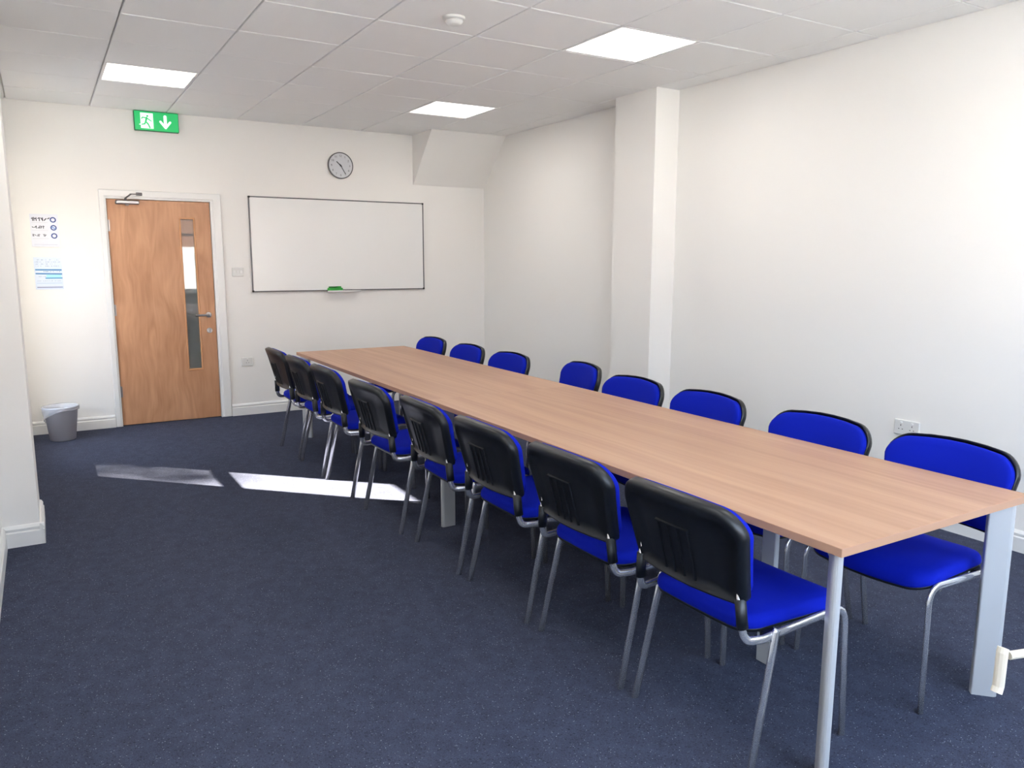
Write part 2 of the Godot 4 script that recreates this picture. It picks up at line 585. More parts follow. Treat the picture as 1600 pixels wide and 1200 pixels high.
	tag(struct(build(st, "baseboard_right", M.gloss_white)), "white grooved skirting along the long plain wall")
	st = mb()
	moulding(st, prof, Vector3(X0, 0, ZF), Vector3(X0, 0, -5.15), Vector3(1, 0, 0))
	moulding(st, prof, Vector3(-0.108, 0, -5.17), Vector3(-0.108, 0, -4.692), Vector3(1, 0, 0))
	moulding(st, prof, Vector3(X0, 0, -4.712), Vector3(-0.088, 0, -4.712), Vector3(0, 0, 1))
	moulding(st, prof, Vector3(X0, 0, -4.712), Vector3(X0, 0, ZB), Vector3(1, 0, 0))
	tag(struct(build(st, "baseboard_left", M.gloss_white)), "white grooved skirting round the pier")
	st = mb()
	moulding(st, prof, Vector3(X0, 0, ZB), Vector3(X1, 0, ZB), Vector3(0, 0, -1))
	tag(struct(build(st, "baseboard_back", M.gloss_white)), "white grooved skirting under the wide window")

	# the passage behind the door, unlit
	st = mb()
	var ca := Vector3(-0.3, -0.2, ZF - T - 2.4)
	var cb := Vector3(2.6, 2.6, ZF - T)
	box_between(st, Vector3(ca.x - 0.1, ca.y, ca.z - 0.1), Vector3(cb.x + 0.1, 0, cb.z))
	tag(struct(build(st, "floor_corridor", M.carpet)), "dark carpet of the corridor behind the door")
	st = mb()
	box_between(st, Vector3(ca.x - 0.1, cb.y, ca.z - 0.1), Vector3(cb.x + 0.1, cb.y + 0.1, cb.z))
	box_between(st, Vector3(ca.x - 0.1, 0, ca.z - 0.1), Vector3(cb.x + 0.1, cb.y, ca.z))
	box_between(st, Vector3(ca.x - 0.1, 0, ca.z), Vector3(ca.x, cb.y, cb.z))
	box_between(st, Vector3(cb.x, 0, ca.z), Vector3(cb.x + 0.1, cb.y, cb.z))
	tag(struct(build(st, "wall_corridor", M.wall)), "white corridor walls behind the door pane")

func ceiling_and_lights() -> void:
	var st := mb()
	box_between(st, Vector3(X0 - T, CEIL + 0.03, ZF - T), Vector3(X1 + T, 3.05, ZB + T))
	var c := build(st, "ceiling", M.grid)
	tag(struct(c), "suspended ceiling of off white square tiles")
	# grid lines
	var gx := 2.8657
	var gz := -3.6009
	var xs := [X0]
	for i in range(-5, 3): xs.append(gx + 0.6 * i)
	xs.append(X1)
	var zs := [ZB]
	for j in range(-6, 7):
		var z := gz - 0.6 * j
		if z < ZB - 0.1 and z > ZF + 0.05: zs.append(z)
	zs.append(ZF)
	var lit := {}
	for l in [[0, 0], [0, 4], [-4, 4], [-4, 0], [0, -4], [-4, -4]]: lit["%d,%d" % l] = true
	# carrier bars, a little above the tile faces
	for k in range(1, xs.size() - 1):
		st = mb()
		box_between(st, Vector3(xs[k] - 0.012, CEIL + 0.020, ZF), Vector3(xs[k] + 0.012, CEIL + 0.034, ZB))
		build(st, "grid_bar", M.grid, c)
	for k in range(1, zs.size() - 1):
		st = mb()
		box_between(st, Vector3(X0, CEIL + 0.0202, zs[k] - 0.012), Vector3(X1, CEIL + 0.034, zs[k] + 0.012))
		build(st, "grid_bar", M.grid, c)
	var shapes := {}
	var n := 0
	for i in xs.size() - 1:
		for j in zs.size() - 1:
			var ii := int(round((xs[i] - gx) / 0.6))
			var jj := int(round((gz - zs[j]) / 0.6))
			if absf(xs[i] - gx - 0.6 * ii) < 0.01 and absf(gz - zs[j] - 0.6 * jj) < 0.01 and lit.has("%d,%d" % [ii, jj]):
				ceiling_light(Vector3(xs[i] + 0.3, CEIL, zs[j] - 0.3), n)
				n += 1
				continue
			var w: float = xs[i + 1] - xs[i] - 0.010
			var d: float = zs[j] - zs[j + 1] - 0.010
			var key := "%.3f %.3f" % [w, d]
			if not shapes.has(key):
				var t := mb()
				cbox(t, Vector3(0, 0.013, 0), Vector3(w, 0.026, d), 0.003)
				t.generate_normals()
				shapes[key] = t.commit()
			put(shapes[key], "ceiling_tile", M.tile, c, Vector3((xs[i] + xs[i + 1]) / 2, CEIL + rng.randf_range(-0.0006, 0.0006), (zs[j] + zs[j + 1]) / 2))

func ceiling_light(at: Vector3, n: int) -> void:
	var o := base("ceiling_light", at)
	var label := "square flush LED ceiling panel"
	if at.x > 2.0:
		if at.z < -5.5: label = "square LED ceiling panel near the sloping soffit"
		elif at.z < -3.0: label = "square LED ceiling panel over the table beside the pillar"
		else: label = "square LED ceiling panel over the window end of the table"
	else:
		if at.z < -5.5: label = "square LED ceiling panel in front of the green exit sign"
		elif at.z < -3.0: label = "square LED ceiling panel over the open carpet by the pier"
		else: label = "square LED ceiling panel over the carpet near the wide window"
	tag(o, label, "ceiling light", "LED ceiling panels")
	var st := mb()
	for sg in [-1, 1]:
		cbox(st, Vector3(sg * 0.2865, 0.012, 0), Vector3(0.020, 0.024, 0.593), 0.002)
		cbox(st, Vector3(0, 0.012, sg * 0.2865), Vector3(0.553, 0.024, 0.020), 0.002)
	build(st, "frame", M.gloss_white, o)
	st = mb()
	cbox(st, Vector3(0, 0.010, 0), Vector3(0.554, 0.008, 0.554))
	build(st, "diffuser", M.diffuser, o)
	var l := AreaLight3D.new()
	l.name = "panel_glow"
	l.area_size = Vector2(0.55, 0.55)
	l.light_energy = LED_ENERGY
	l.light_color = Color(1.0, 0.985, 0.96)
	l.shadow_enabled = true
	l.set("area_range", 14.0)
	o.add_child(l)
	l.position = Vector3(0, 0.004, 0)
	l.rotation.x = -PI / 2

# ------------------------------------------------------------------ door
func door() -> void:
	var d := base("door", Vector3(0, 0, ZF))
	d.name = "door_1"
	struct(d, "light wood veneer door with a tall narrow glass panel")
	# frame: lining and architrave
	var st := mb()
	box_between(st, Vector3(0.502, 0, -0.2), Vector3(0.536, 2.053, 0.006))
	box_between(st, Vector3(1.392, 0, -0.2), Vector3(1.438, 2.053, 0.006))
	box_between(st, Vector3(0.536, 2.022, -0.2), Vector3(1.392, 2.053, 0.006))
	box_between(st, Vector3(0.536, 0, -0.085), Vector3(0.548, 2.022, -0.062))
	box_between(st, Vector3(1.380, 0, -0.085), Vector3(1.392, 2.022, -0.062))
	for q in [[0.480, 0.524], [1.414, 1.486]]:
		box_between(st, Vector3(q[0], 0, 0), Vector3(q[1], 2.096, 0.018), 0.005)
		var inner: float = q[1] if q[0] < 1.0 else q[0]
		box_between(st, Vector3(inner - 0.006, 0, 0.0), Vector3(inner + 0.006, 2.06, 0.012), 0.003)
	box_between(st, Vector3(0.480, 2.040, 0), Vector3(1.486, 2.096, 0.0175), 0.005)
	box_between(st, Vector3(0.52, 2.033, 0.0), Vector3(1.42, 2.045, 0.012), 0.003)
	build(st, "door_frame", M.gloss_white, d)
	# leaf with an opening for the pane
	var fz := -0.012
	var bz := -0.056
	var gl := 1.122
	var gr := 1.250
	var g0 := 0.478
	var g1 := 1.870
	st = mb()
	box_between(st, Vector3(0.539, 0.006, bz), Vector3(gl, 2.019, fz), 0.002, 2)
	box_between(st, Vector3(gr, 0.006, bz), Vector3(1.389, 2.019, fz), 0.002, 2)
	box_between(st, Vector3(gl - 0.002, 0.006, bz), Vector3(gr + 0.002, g0, fz), 0.0, 2)
	box_between(st, Vector3(gl - 0.002, g1, bz), Vector3(gr + 0.002, 2.019, fz), 0.0, 2)
	var leaf := build(st, "leaf", M.door, d)
	st = mb()
	for q in [[Vector3(gl - 0.004, g0 - 0.004, 0), Vector3(gl + 0.010, g1 + 0.004, 0)], [Vector3(gr - 0.010, g0 - 0.004, 0), Vector3(gr + 0.004, g1 + 0.004, 0)], [Vector3(gl - 0.006, g0 - 0.010, 0), Vector3(gr + 0.006, g0 + 0.008, 0)], [Vector3(gl - 0.004, g1 - 0.010, 0), Vector3(gr + 0.004, g1 + 0.006, 0)]]:
		box_between(st, q[0] + Vector3(0, 0, fz - 0.018), q[1] + Vector3(0, 0, fz + 0.008), 0.004)
	build(st, "glazing_bead", M.bead, leaf)
	st = mb()
	box_between(st, Vector3(gl, g0, fz - 0.020), Vector3(gr, g1, fz - 0.014))
	build(st, "pane", M.glass, leaf)
	# lever handle and lock
	var hx := 1.328
	st = mb()
	var facing := Transform3D(Basis(Vector3(1, 0, 0), PI / 2), Vector3.ZERO)
	lathe(st, [[0.026, 0.0], [0.026, 0.006], [0.022, 0.010], [0.011, 0.011], [0.010, 0.045], [0.0, 0.046]], Vector3(hx, 0.985, fz), 24, true, false, facing)
	tube(st, curve_pts([Vector3(hx, 0.985, fz + 0.045), Vector3(hx - 0.030, 0.985, fz + 0.050), Vector3(hx - 0.125, 0.984, fz + 0.050)], 0.02), 0.010, 0.008, Vector3(0, 0, 1))
	build(st, "handle", M.steel, leaf)
	st = mb()
	lathe(st, [[0.025, 0.0], [0.025, 0.006], [0.021, 0.009], [0.0, 0.009]], Vector3(hx, 0.838, fz), 24, true, false, facing)
	cbox(st, Vector3(hx, 0.838, fz + 0.016), Vector3(0.010, 0.030, 0.016), 0.004)
	build(st, "lock", M.steel, leaf)
	for y in [1.79, 1.05, 0.315]:
		st = mb()
		lathe(st, [[0.007, -0.05], [0.007, 0.05]], Vector3(0.5375, y, fz + 0.004), 12)
		cbox(st, Vector3(0.545, y, fz + 0.0005), Vector3(0.018, 0.098, 0.003))
		build(st, "hinge", M.steel, d)
	# overhead closer
	st = mb()
	cbox(st, Vector3(0.702, 1.992, fz + 0.028), Vector3(0.190, 0.034, 0.056), 0.008)
	cbox(st, Vector3(0.70, 1.972, fz + 0.022), Vector3(0.03, 0.014, 0.03), 0.004)
	var cl := build(st, "door_closer", M.steel, d)
	st = mb()
	tube(st, [Vector3(0.690, 2.010, fz + 0.03), Vector3(0.690, 2.026, fz + 0.03)], 0.010, 0.010, Vector3(1, 0, 0), 10)
	tube(st, [Vector3(0.690, 2.028, fz + 0.03), Vector3(0.720, 2.052, fz + 0.15)], 0.010, 0.004, Vector3(0, 1, 0), 8)
	tube(st, [Vector3(0.720, 2.056, fz + 0.15), Vector3(0.800, 2.066, 0.022)], 0.009, 0.004, Vector3(0, 1, 0), 8)
	cbox(st, Vector3(0.80, 2.066, 0.024), Vector3(0.05, 0.026, 0.016), 0.003)
	build(st, "arm", M.alu_dark, cl)

# ------------------------------------------------------------------ table
func table() -> void:
	var xl := 1.798
	var xr := 2.7765
	var zn := -1.262
	var zf := -6.533
	var cx := (xl + xr) / 2
	var o := base("meeting_table", Vector3(cx, 0, (zn + zf) / 2))
	tag(o, "long light walnut meeting table on silver blade legs between two rows of chairs", "table")
	var L := zn - zf
	var W := xr - xl
	var st := mb()
	cbox(st, Vector3(0, 0.7175, 0), Vector3(W - 0.004, 0.025, L - 0.004), 0.0, 1)
	build(st, "tabletop", M.table, o)
	for sg in [-1, 1]:
		st = mb()
		cbox(st, Vector3(sg * (W / 2 - 0.001), 0.7175, 0), Vector3(0.002, 0.0248, L - 0.0042), 0.0006)
		build(st, "edge_band", M.edge, o)
		st = mb()
		cbox(st, Vector3(0, 0.7175, sg * (L / 2 - 0.001)), Vector3(W, 0.0248, 0.002), 0.0006)
		build(st, "edge_band", M.edge, o)
	# blade legs set diagonally in the corners, round on their outer edge
	var prof := []
	for i in 9:
		var a := PI / 2 + PI * i / 8.0
		prof.append(Vector2(-0.025 + cos(a) * 0.015, sin(a) * 0.015))
	prof.append(Vector2(0.040, -0.013))
	prof.append(Vector2(0.043, -0.010))
	prof.append(Vector2(0.043, 0.010))
	prof.append(Vector2(0.040, 0.013))
	var leg := mb()
	var lo := []
	var hi := []
	for p in prof:
		lo.append(Vector3(p.x, 0.0, -p.y)); hi.append(Vector3(p.x, 0.705, -p.y))
	rings(leg, [lo, hi])
	leg.generate_normals()
	var leg_mesh := leg.commit()
	# arm from each leg inwards under the top
	var arm := mb()
	var q0 := []
	var q1 := []
	for p in [[0.661, -0.012], [0.661, 0.012], [0.705, 0.012], [0.705, -0.012]]: q0.append(Vector3(0.04, p[0], p[1]))
	for p in [[0.672, -0.012], [0.672, 0.012], [0.705, 0.012], [0.705, -0.012]]: q1.append(Vector3(0.52, p[0], p[1]))
	rings(arm, [q0, q1])
	arm.generate_normals()
	var arm_mesh := arm.commit()
	var spots := []
	for sx in [-1, 1]:
		for sz in [-1, 1]:
			spots.append([Vector3(sx * (W / 2 - 0.055), 0, sz * (L / 2 - 0.055)), sx, sz])
		spots.append([Vector3(sx * (W / 2 - 0.085), 0, 0.05), sx, 0])
	for s in spots:
		pass
		# local +x of the blade points inwards
		var inward := Vector3(-s[1], 0, -s[2]).normalized()
		var b := Basis(inward, Vector3.UP, inward.cross(Vector3.UP))
		var l := put(leg_mesh, "leg", M.silver, o)
		l.transform = Transform3D(b, s[0])
		var am := put(arm_mesh, "arm", M.silver, o)
		am.transform = Transform3D(b, s[0])
	# centre columns and spine rail
	for zz in [-1.862, -5.93]:
		st = mb()
		cbox(st, Vector3(2.232 - cx, 0.345, zz - (zn + zf) / 2), Vector3(0.024, 0.69, 0.062), 0.003)
		build(st, "column", M.silver, o)
	st = mb()
	cbox(st, Vector3(0, 0.688, 0), Vector3(0.06, 0.034, L - 0.9), 0.004)
	build(st, "rail", M.silver, o)

# ------------------------------------------------------------------ chair (faces +x, origin on the floor between its feet)
func back_point(s: float, t: float, n: float) -> Vector3:
	var th := deg_to_rad(15.5)
	return Vector3(-0.247, 0.530, 0) + Vector3(-sin(th), cos(th), 0) * t + Vector3(-cos(th), -sin(th), 0) * n + Vector3(0.62 * s * s, 0, s)

# rounded outline in (s, t): half widths at bottom and top, bottom and top t, corner radii, crown of the top edge
func outline(wb: float, wt: float, t0: float, t1: float, rb: float, rtop: float, crown: float) -> Array:
	var pts := []
	var cs := [[1, 0, rb], [1, 1, rtop], [-1, 1, rtop], [-1, 0, rb]]
	for k in 4:
		var c: Array = cs[k]
		var w: float = wt if c[1] == 1 else wb
		var cen := Vector2(c[0] * (w - c[2]), (t1 - c[2]) if c[1] == 1 else (t0 + c[2]))
		for i in 8:
			var a := -PI / 2 + PI / 2 * k + PI / 2 * i / 7.0
			pts.append(cen + Vector2(cos(a), sin(a)) * c[2])
		# points along the edge that follows, so that curved mapping stays smooth
		var c2: Array = cs[(k + 1) % 4]
		var w2: float = wt if c2[1] == 1 else wb
		var a2 := -PI / 2 + PI / 2 * (k + 1)
		var cen2 := Vector2(c2[0] * (w2 - c2[2]), (t1 - c2[2]) if c2[1] == 1 else (t0 + c2[2]))
		var p0: Vector2 = pts[-1]
		var p1: Vector2 = cen2 + Vector2(cos(a2), sin(a2)) * c2[2]
		for i in range(1, 5): pts.append(p0.lerp(p1, i / 5.0))
	if crown > 0:
		for i in pts.size():
			var p: Vector2 = pts[i]
			var f := clampf((p.y - t0) / (t1 - t0), 0, 1)
			pts[i] = Vector2(p.x, p.y - crown * f * f * pow(absf(p.x) / wt, 2.0))
	return pts

func ring_at(o: Array, n: float) -> Array:
	var r := []
	for p in o: r.append(back_point(p.x, p.y, n))
	return r

func scaled(o: Array, c: Vector2, k: float) -> Array:
	var r := []
	for p in o: r.append(c + (p - c) * k)
	return r

func make_chair() -> Node3D:
	var o := base("stacking_chair")
	var st: SurfaceTool
	# side frames: front leg, seat rail and back upright in one bent oval tube
	for sg in [-1, 1]:
		st = mb(); st.set_smooth_group(0)
		var ctrl := [Vector3(0.214, 0, sg * 0.2545), Vector3(0.202, 0.437, sg * 0.243), Vector3(-0.165, 0.418, sg * 0.236), Vector3(-0.232, 0.420, sg * 0.224), Vector3(-0.2385, 0.590, sg * 0.206)]
		var pts := curve_pts(ctrl.slice(0, 3), 0.062, 6)
		pts.append_array(curve_pts([ctrl[2], ctrl[3], ctrl[4]], 0.05, 6).slice(1))
		tube(st, pts, 0.0135, 0.008)
		build(st, "side_frame", M.chrome, o)
		st = mb(); st.set_smooth_group(0)
		tube(st, [Vector3(-0.112, 0.438, sg * 0.2435), Vector3(-0.118, 0.430, sg * 0.2435), Vector3(-0.128, 0.38, sg * 0.245), Vector3(-0.212, 0, sg * 0.2545)], 0.0145, 0.0085)
		build(st, "leg", M.chrome, o)
		st = mb(); st.set_smooth_group(0)
		tube(st, [Vector3(-0.2325, 0.462, sg * 0.2200), Vector3(-0.2345, 0.490, sg * 0.2170), Vector3(-0.2375, 0.55, sg * 0.2105)], 0.019, 0.014)
		build(st, "upright_sleeve", M.black, o)
		for q in [Vector3(0.13, 0.428, sg * 0.222), Vector3(-0.12, 0.420, sg * 0.220)]:
			st = mb()
			cbox(st, q, Vector3(0.05, 0.020, 0.03), 0.004)
			build(st, "seat_bracket", M.black, o)
	for xx in [0.12, -0.11]:
		st = mb(); st.set_smooth_group(0)
		tube(st, [Vector3(xx, 0.412, -0.232), Vector3(xx, 0.412, 0.232)], 0.010, 0.010, Vector3(1, 0, 0), 10)
		build(st, "crossbar", M.chrome, o)
	# seat
	var so := outline(0.215, 0.242, -0.205, 0.236, 0.075, 0.07, 0.018)   # s across, t forwards
	var seat_at := func(p: Vector2, y: float) -> Vector3:
		var d := maxf(0.0, p.y - 0.12)
		return Vector3(p.y, y - d * d * 2.0 + 0.018 * p.y + 0.10 * p.x * p.x - 0.004, p.x)
	var levels := [[0.90, 0.432], [0.97, 0.434], [0.995, 0.441], [1.0, 0.450], [0.992, 0.462], [0.965, 0.472], [0.90, 0.478], [0.72, 0.481], [0.4, 0.480]]
	var rr := []
	for l in levels:
		var ring := []
		for p in scaled(so, Vector2(0, 0.01), l[0]): ring.append(seat_at.call(p, l[1]))
		rr.append(ring)
	st = mb(); st.set_smooth_group(0)
	rings(st, rr, true, true, false)
	build(st, "seat", M.blue, o)
	rr = []
	for l in [[0.80, 0.418], [0.93, 0.421], [0.985, 0.430], [0.985, 0.440]]:
		var ring := []
		for p in scaled(so, Vector2(0, 0.01), l[0]): ring.append(seat_at.call(p, l[1]))
		rr.append(ring)
	st = mb(); st.set_smooth_group(0)
	rings(st, rr, true, true, false)
	build(st, "seat_pan", M.black, o)
	# back shell: rolled rim round a sunk panel
	var o1 := outline(0.226, 0.250, 0.0, 0.312, 0.030, 0.080, 0.022)
	var o2 := outline(0.225, 0.249, 0.001, 0.311, 0.029, 0.079, 0.022)
	var o3 := outline(0.218, 0.242, 0.007, 0.304, 0.026, 0.076, 0.022)
	var o4 := outline(0.204, 0.227, 0.012, 0.270, 0.020, 0.055, 0.014)
	var o5 := outline(0.200, 0.223, 0.014, 0.264, 0.018, 0.050, 0.013)
	st = mb(); st.set_smooth_group(0)
	rings(st, [ring_at(scaled(o1, Vector2(0, 0.15), 0.94), -0.006), ring_at(scaled(o1, Vector2(0, 0.15), 0.985), -0.014), ring_at(o1, -0.012), ring_at(o1, 0.008), ring_at(o2, 0.016), ring_at(o3, 0.021), ring_at(o4, 0.020), ring_at(o5, 0.013), ring_at(scaled(o5, Vector2(0, 0.14), 0.6), 0.013), ring_at(scaled(o5, Vector2(0, 0.14), 0.25), 0.013)], false, true, true)
	var shell_part := build(st, "back_shell", M.black, o)
	st = mb()
	var rib := func(st: SurfaceTool, s0: float, s1: float, t0: float, t1: float, n1: float):
		var q := []
		for n in [0.011, n1]:
			var e := 0.0 if n < n1 else 0.002
			q.append([back_point(s0 + e, t0 + e, n), back_point(s1 - e, t0 + e, n), back_point(s1 - e, t1 - e, n), back_point(s0 + e, t1 - e, n)])
		rings(st, q, true, true, true)
	rib.call(st, -0.070, 0.070, 0.196, 0.205, 0.021)
	build(st, "rib", M.black, shell_part)
	for s in [-0.062, -0.020, 0.020, 0.062]:
		st = mb()
		rib.call(st, s - 0.0045, s + 0.0045, 0.03, 0.198, 0.0180)
		build(st, "rib", M.black, shell_part)
	# back cushion
	var b1 := outline(0.221, 0.245, 0.007, 0.298, 0.045, 0.078, 0.022)
	st = mb(); st.set_smooth_group(0)
	var ctr := Vector2(0, 0.15)
	rings(st, [ring_at(scaled(b1, ctr, 0.97), -0.006), ring_at(b1, -0.010), ring_at(b1, -0.030), ring_at(scaled(b1, ctr, 0.985), -0.037), ring_at(scaled(b1, ctr, 0.94), -0.042), ring_at(scaled(b1, ctr, 0.8), -0.046), ring_at(scaled(b1, ctr, 0.4), -0.048)], true, true, false)
	build(st, "back_cushion", M.blue, o)
	return o

func chairs() -> void:
	var proto := make_chair()
	var ordinals := ["first", "second", "third", "fourth", "fifth", "sixth", "seventh", "eighth"]
	var left := [[1.785, -6.01, 0.0], [1.790, -5.45, 0.0], [1.800, -4.87, 0.0], [1.800, -4.115, 2.0], [1.832, -3.440, -1.0], [1.842, -2.845, 0.0], [1.858, -2.250, 0.5], [1.870, -1.672, 0.5]]
	var right := [[2.615, -6.175, 0.0], [2.615, -5.50, 0.0], [2.620, -4.85, 1.0], [2.740, -4.170, -10.0], [2.620, -3.455, 0.0], [2.615, -2.86, -1.0], [2.615, -2.18, 0.5], [2.632, -1.612, -0.5]]
	var first := true
	for side in 2:
		var rows: Array = left if side == 0 else right
		for k in 8:
			var c: Node3D
			if first:
				c = proto
				first = false
			else:
				c = proto.duplicate()
				c.name = numbered("stacking_chair")
				add_child(c, true)
			var r: Array = rows[k]
			c.position = Vector3(r[0], 0, r[1])
			c.rotation.y = deg_to_rad(r[2]) + (PI if side == 1 else 0.0)
			var where := "on the open carpet side" if side == 0 else "on the plain wall side"
			tag(c, "blue padded black backed stacking chair %s, %s from the whiteboard end" % [where, ordinals[k]], "chair", "blue stacking chairs along the table")
			if side == 1 and k == 3:
				tag(c, "blue stacking chair on the plain wall side, fourth from whiteboard, pulled back and turned", "chair")

# ------------------------------------------------------------------ things on the walls and floor
func wall_things() -> void:
	# whiteboard
	var x0 := 1.735
	var x1 := 3.537
	var y0 := 1.190
	var y1 := 2.092
	var o := base("whiteboard", Vector3((x0 + x1) / 2, y0, ZF))
	tag(o, "large blank whiteboard with a thin dark frame on the end wall", "whiteboard")
	var w := x1 - x0
	var h := y1 - y0
	var st := mb()
	cbox(st, Vector3(0, h / 2, 0.008), Vector3(w - 0.012, h - 0.012, 0.016))
	build(st, "board", M.board, o)
	st = mb()
	for sg in [-1, 1]: cbox(st, Vector3(sg * (w / 2 - 0.005), h / 2, 0.011), Vector3(0.010, h, 0.022), 0.002)
	for y in [0.005, h - 0.005]: cbox(st, Vector3(0, y, 0.011), Vector3(w - 0.02, 0.010, 0.022), 0.002)
	build(st, "frame", M.alu_dark, o)
	for sx in [-1, 1]:
		for y in [0.007, h - 0.007]:
			st = mb()
			cbox(st, Vector3(sx * (w / 2 - 0.007), y, 0.012), Vector3(0.018, 0.018, 0.025), 0.003)
			build(st, "corner_cap", M.dark, o)
	st = mb()
	cbox(st, Vector3(2.628 - (x0 + x1) / 2, -0.010, 0.040), Vector3(0.345, 0.006, 0.070), 0.002)
	cbox(st, Vector3(2.628 - (x0 + x1) / 2, -0.004, 0.074), Vector3(0.345, 0.016, 0.004), 0.001)
	build(st, "pen_tray", M.plastic_white, o)
	# on the tray
	st = mb()
	cbox(st, Vector3(0, 0.018, 0), Vector3(0.150, 0.036, 0.044), 0.006)
	var er := build(st, "board_eraser", M.green)
	er.position = Vector3(2.540, y0 - 0.0065, ZF + 0.047)
	tag(er, "green block eraser on the whiteboard pen tray", "eraser")
	var mk := base("marker_pen", Vector3(2.535, y0 + 0.037, ZF + 0.047))
	tag(mk, "dark green marker pen lying on the green eraser", "pen")
	st = mb(); st.set_smooth_group(0)
	tube(st, [Vector3(-0.060, 0, 0), Vector3(0.03, 0, 0)], 0.0075, 0.0075, Vector3(0, 0, 1), 10)
	build(st, "barrel", M.green_dark, mk)
	st = mb(); st.set_smooth_group(0)
	tube(st, [Vector3(0.028, 0, 0), Vector3(0.066, 0, 0)], 0.0085, 0.0085, Vector3(0, 0, 1), 10)
	build(st, "cap", M.green, mk)
	st = mb(); st.set_smooth_group(0)
	tube(st, [Vector3(-0.05, 0, 0), Vector3(0.05, 0, 0)], 0.0085, 0.0085, Vector3(0, 0, 1), 10)
	var bk := build(st, "marker_pen", M.dark)
	bk.position = Vector3(2.668, y0 + 0.002, ZF + 0.042)
	tag(bk, "black marker pen on the tray beside the green eraser", "pen")

	# clock
	var c := base("wall_clock", Vector3(2.645, 2.424, ZF))
	tag(c, "round wall clock with a pale dial above the whiteboard", "clock")
	var facing := Transform3D(Basis(Vector3(1, 0, 0), PI / 2), Vector3.ZERO)
	st = mb(); st.set_smooth_group(0)
	lathe(st, [[0.126, 0.0], [0.128, 0.008], [0.128, 0.028], [0.126, 0.031], [0.121, 0.031], [0.119, 0.026]], Vector3.ZERO, 48, true, false, facing)
	build(st, "rim", M.alu_dark, c)
	st = mb()
	lathe(st, [[0.121, 0.018], [0.121, 0.022]], Vector3.ZERO, 48, true, true, facing)
	build(st, "dial", mat(Color(0.78, 0.79, 0.81), 0.4), c)
	var font := SystemFont.new()
	font.font_names = PackedStringArray(["Droid Sans"])
	for k in range(1, 13):
		var tm := TextMesh.new()
		tm.text = str(k); tm.font = font; tm.font_size = 32; tm.pixel_size = 0.0008; tm.depth = 0.001
		var a := TAU * k / 12.0
		put(tm, "numeral", M.dark, c, Vector3(sin(a) * 0.093, cos(a) * 0.093, 0.0232))
	for hd in [[149.0, 0.098, 0.006], [312.0, 0.062, 0.008]]:
		st = mb()
		cbox(st, Vector3(0, hd[1] / 2 - 0.012, 0), Vector3(hd[2], hd[1] + 0.012, 0.0015))
		var hand := build(st, "hand", M.dark, c)
		hand.position = Vector3(0, 0, 0.0262 if hd[1] > 0.08 else 0.0245)
		hand.rotation.z = -deg_to_rad(hd[0])
	st = mb()
	lathe(st, [[0.008, 0.022], [0.008, 0.029]], Vector3.ZERO, 16, true, true, facing)
	build(st, "hub", M.dark, c)

	# emergency exit sign
	var ex := base("exit_sign", Vector3(0.980, 2.610, ZF))
	tag(ex, "green illuminated emergency exit sign with running figure and down arrow", "sign")
	st = mb()
	cbox(st, Vector3(0, 0.083, 0.022), Vector3(0.360, 0.166, 0.044), 0.004)
	build(st, "housing", mat(Color(0.10, 0.45, 0.26), 0.5), ex)
	var em := mat(Color(1, 1, 1), 0.35)
	em.albedo_texture = img_tex(exit_image())
	em.emission_enabled = true
	em.emission_operator = BaseMaterial3D.EMISSION_OP_MULTIPLY
	em.emission = Color(1, 1, 1)
	em.emission_texture = em.albedo_texture
	em.emission_energy_multiplier = 0.35
	st = mb()
	var f := [Vector3(-0.176, 0.004, 0.0455), Vector3(0.176, 0.004, 0.0455), Vector3(0.176, 0.162, 0.0455), Vector3(-0.176, 0.162, 0.0455)]
	print_face(st, f)
	build(st, "face", em, ex)

	# two notices by the door
	paper("wall_notice", Vector3(0.060, 1.737, ZF), 0.205, 0.270, poster_rules(), "white paper notice with three blue round symbols beside the door", 0.010)
	paper("wall_notice", Vector3(0.060, 1.379, ZF), 0.205, 0.268, poster_chart(), "pale blue printed notice with dark blue bands beside the door", 0.006)

	# switch and sockets
	switch_plate("light_switch", Vector3(1.608, 1.382, ZF), 0.0, 0.108, 0.086, 3, "white light switch plate between door and whiteboard")
	switch_plate("wall_socket", Vector3(1.655, 0.521, ZF), 0.0, 0.108, 0.086, 1, "small white wall socket low down beside the door frame")
	switch_plate("wall_socket", Vector3(X1, 0.535, -2.636), -PI / 2, 0.155, 0.090, 2, "white double wall socket low on the long plain wall")

	# smoke detector
	var sd := base("smoke_detector", Vector3(2.00, CEIL, -3.945))
	tag(sd, "round white smoke detector on the ceiling", "smoke detector")
	st = mb(); st.set_smooth_group(0)
	lathe(st, [[0.0, -0.012], [0.056, -0.012], [0.060, -0.009], [0.060, 0.0]], Vector3.ZERO, 32, false, true)
	build(st, "mount", M.plastic_white, sd)
	st = mb(); st.set_smooth_group(0)
	lathe(st, [[0.0, -0.040], [0.028, -0.040], [0.036, -0.037], [0.046, -0.027], [0.048, -0.021], [0.046, -0.016]], Vector3.ZERO, 32, false, true)
	build(st, "sensor_head", M.plastic_white, sd)

	# waste bin with a clear liner
	var bn := base("waste_bin", Vector3(0.056, 0, -7.430))
	tag(bn, "grey plastic waste bin with a clear liner beside the door", "bin")
	st = mb(); st.set_smooth_group(0)
	lathe(st, [[0.0, 0.0], [0.088, 0.0], [0.096, 0.006], [0.127, 0.272], [0.131, 0.276], [0.131, 0.282], [0.124, 0.282], [0.092, 0.012], [0.0, 0.012]], Vector3.ZERO, 36, false, false)
	build(st, "body", M.bin, bn)
	st = mb(); st.set_smooth_group(0)
	var prof_n := 7
	var segs := 48
	var fn := FastNoiseLite.new(); fn.seed = 12; fn.frequency = 1.0
	var rr := []
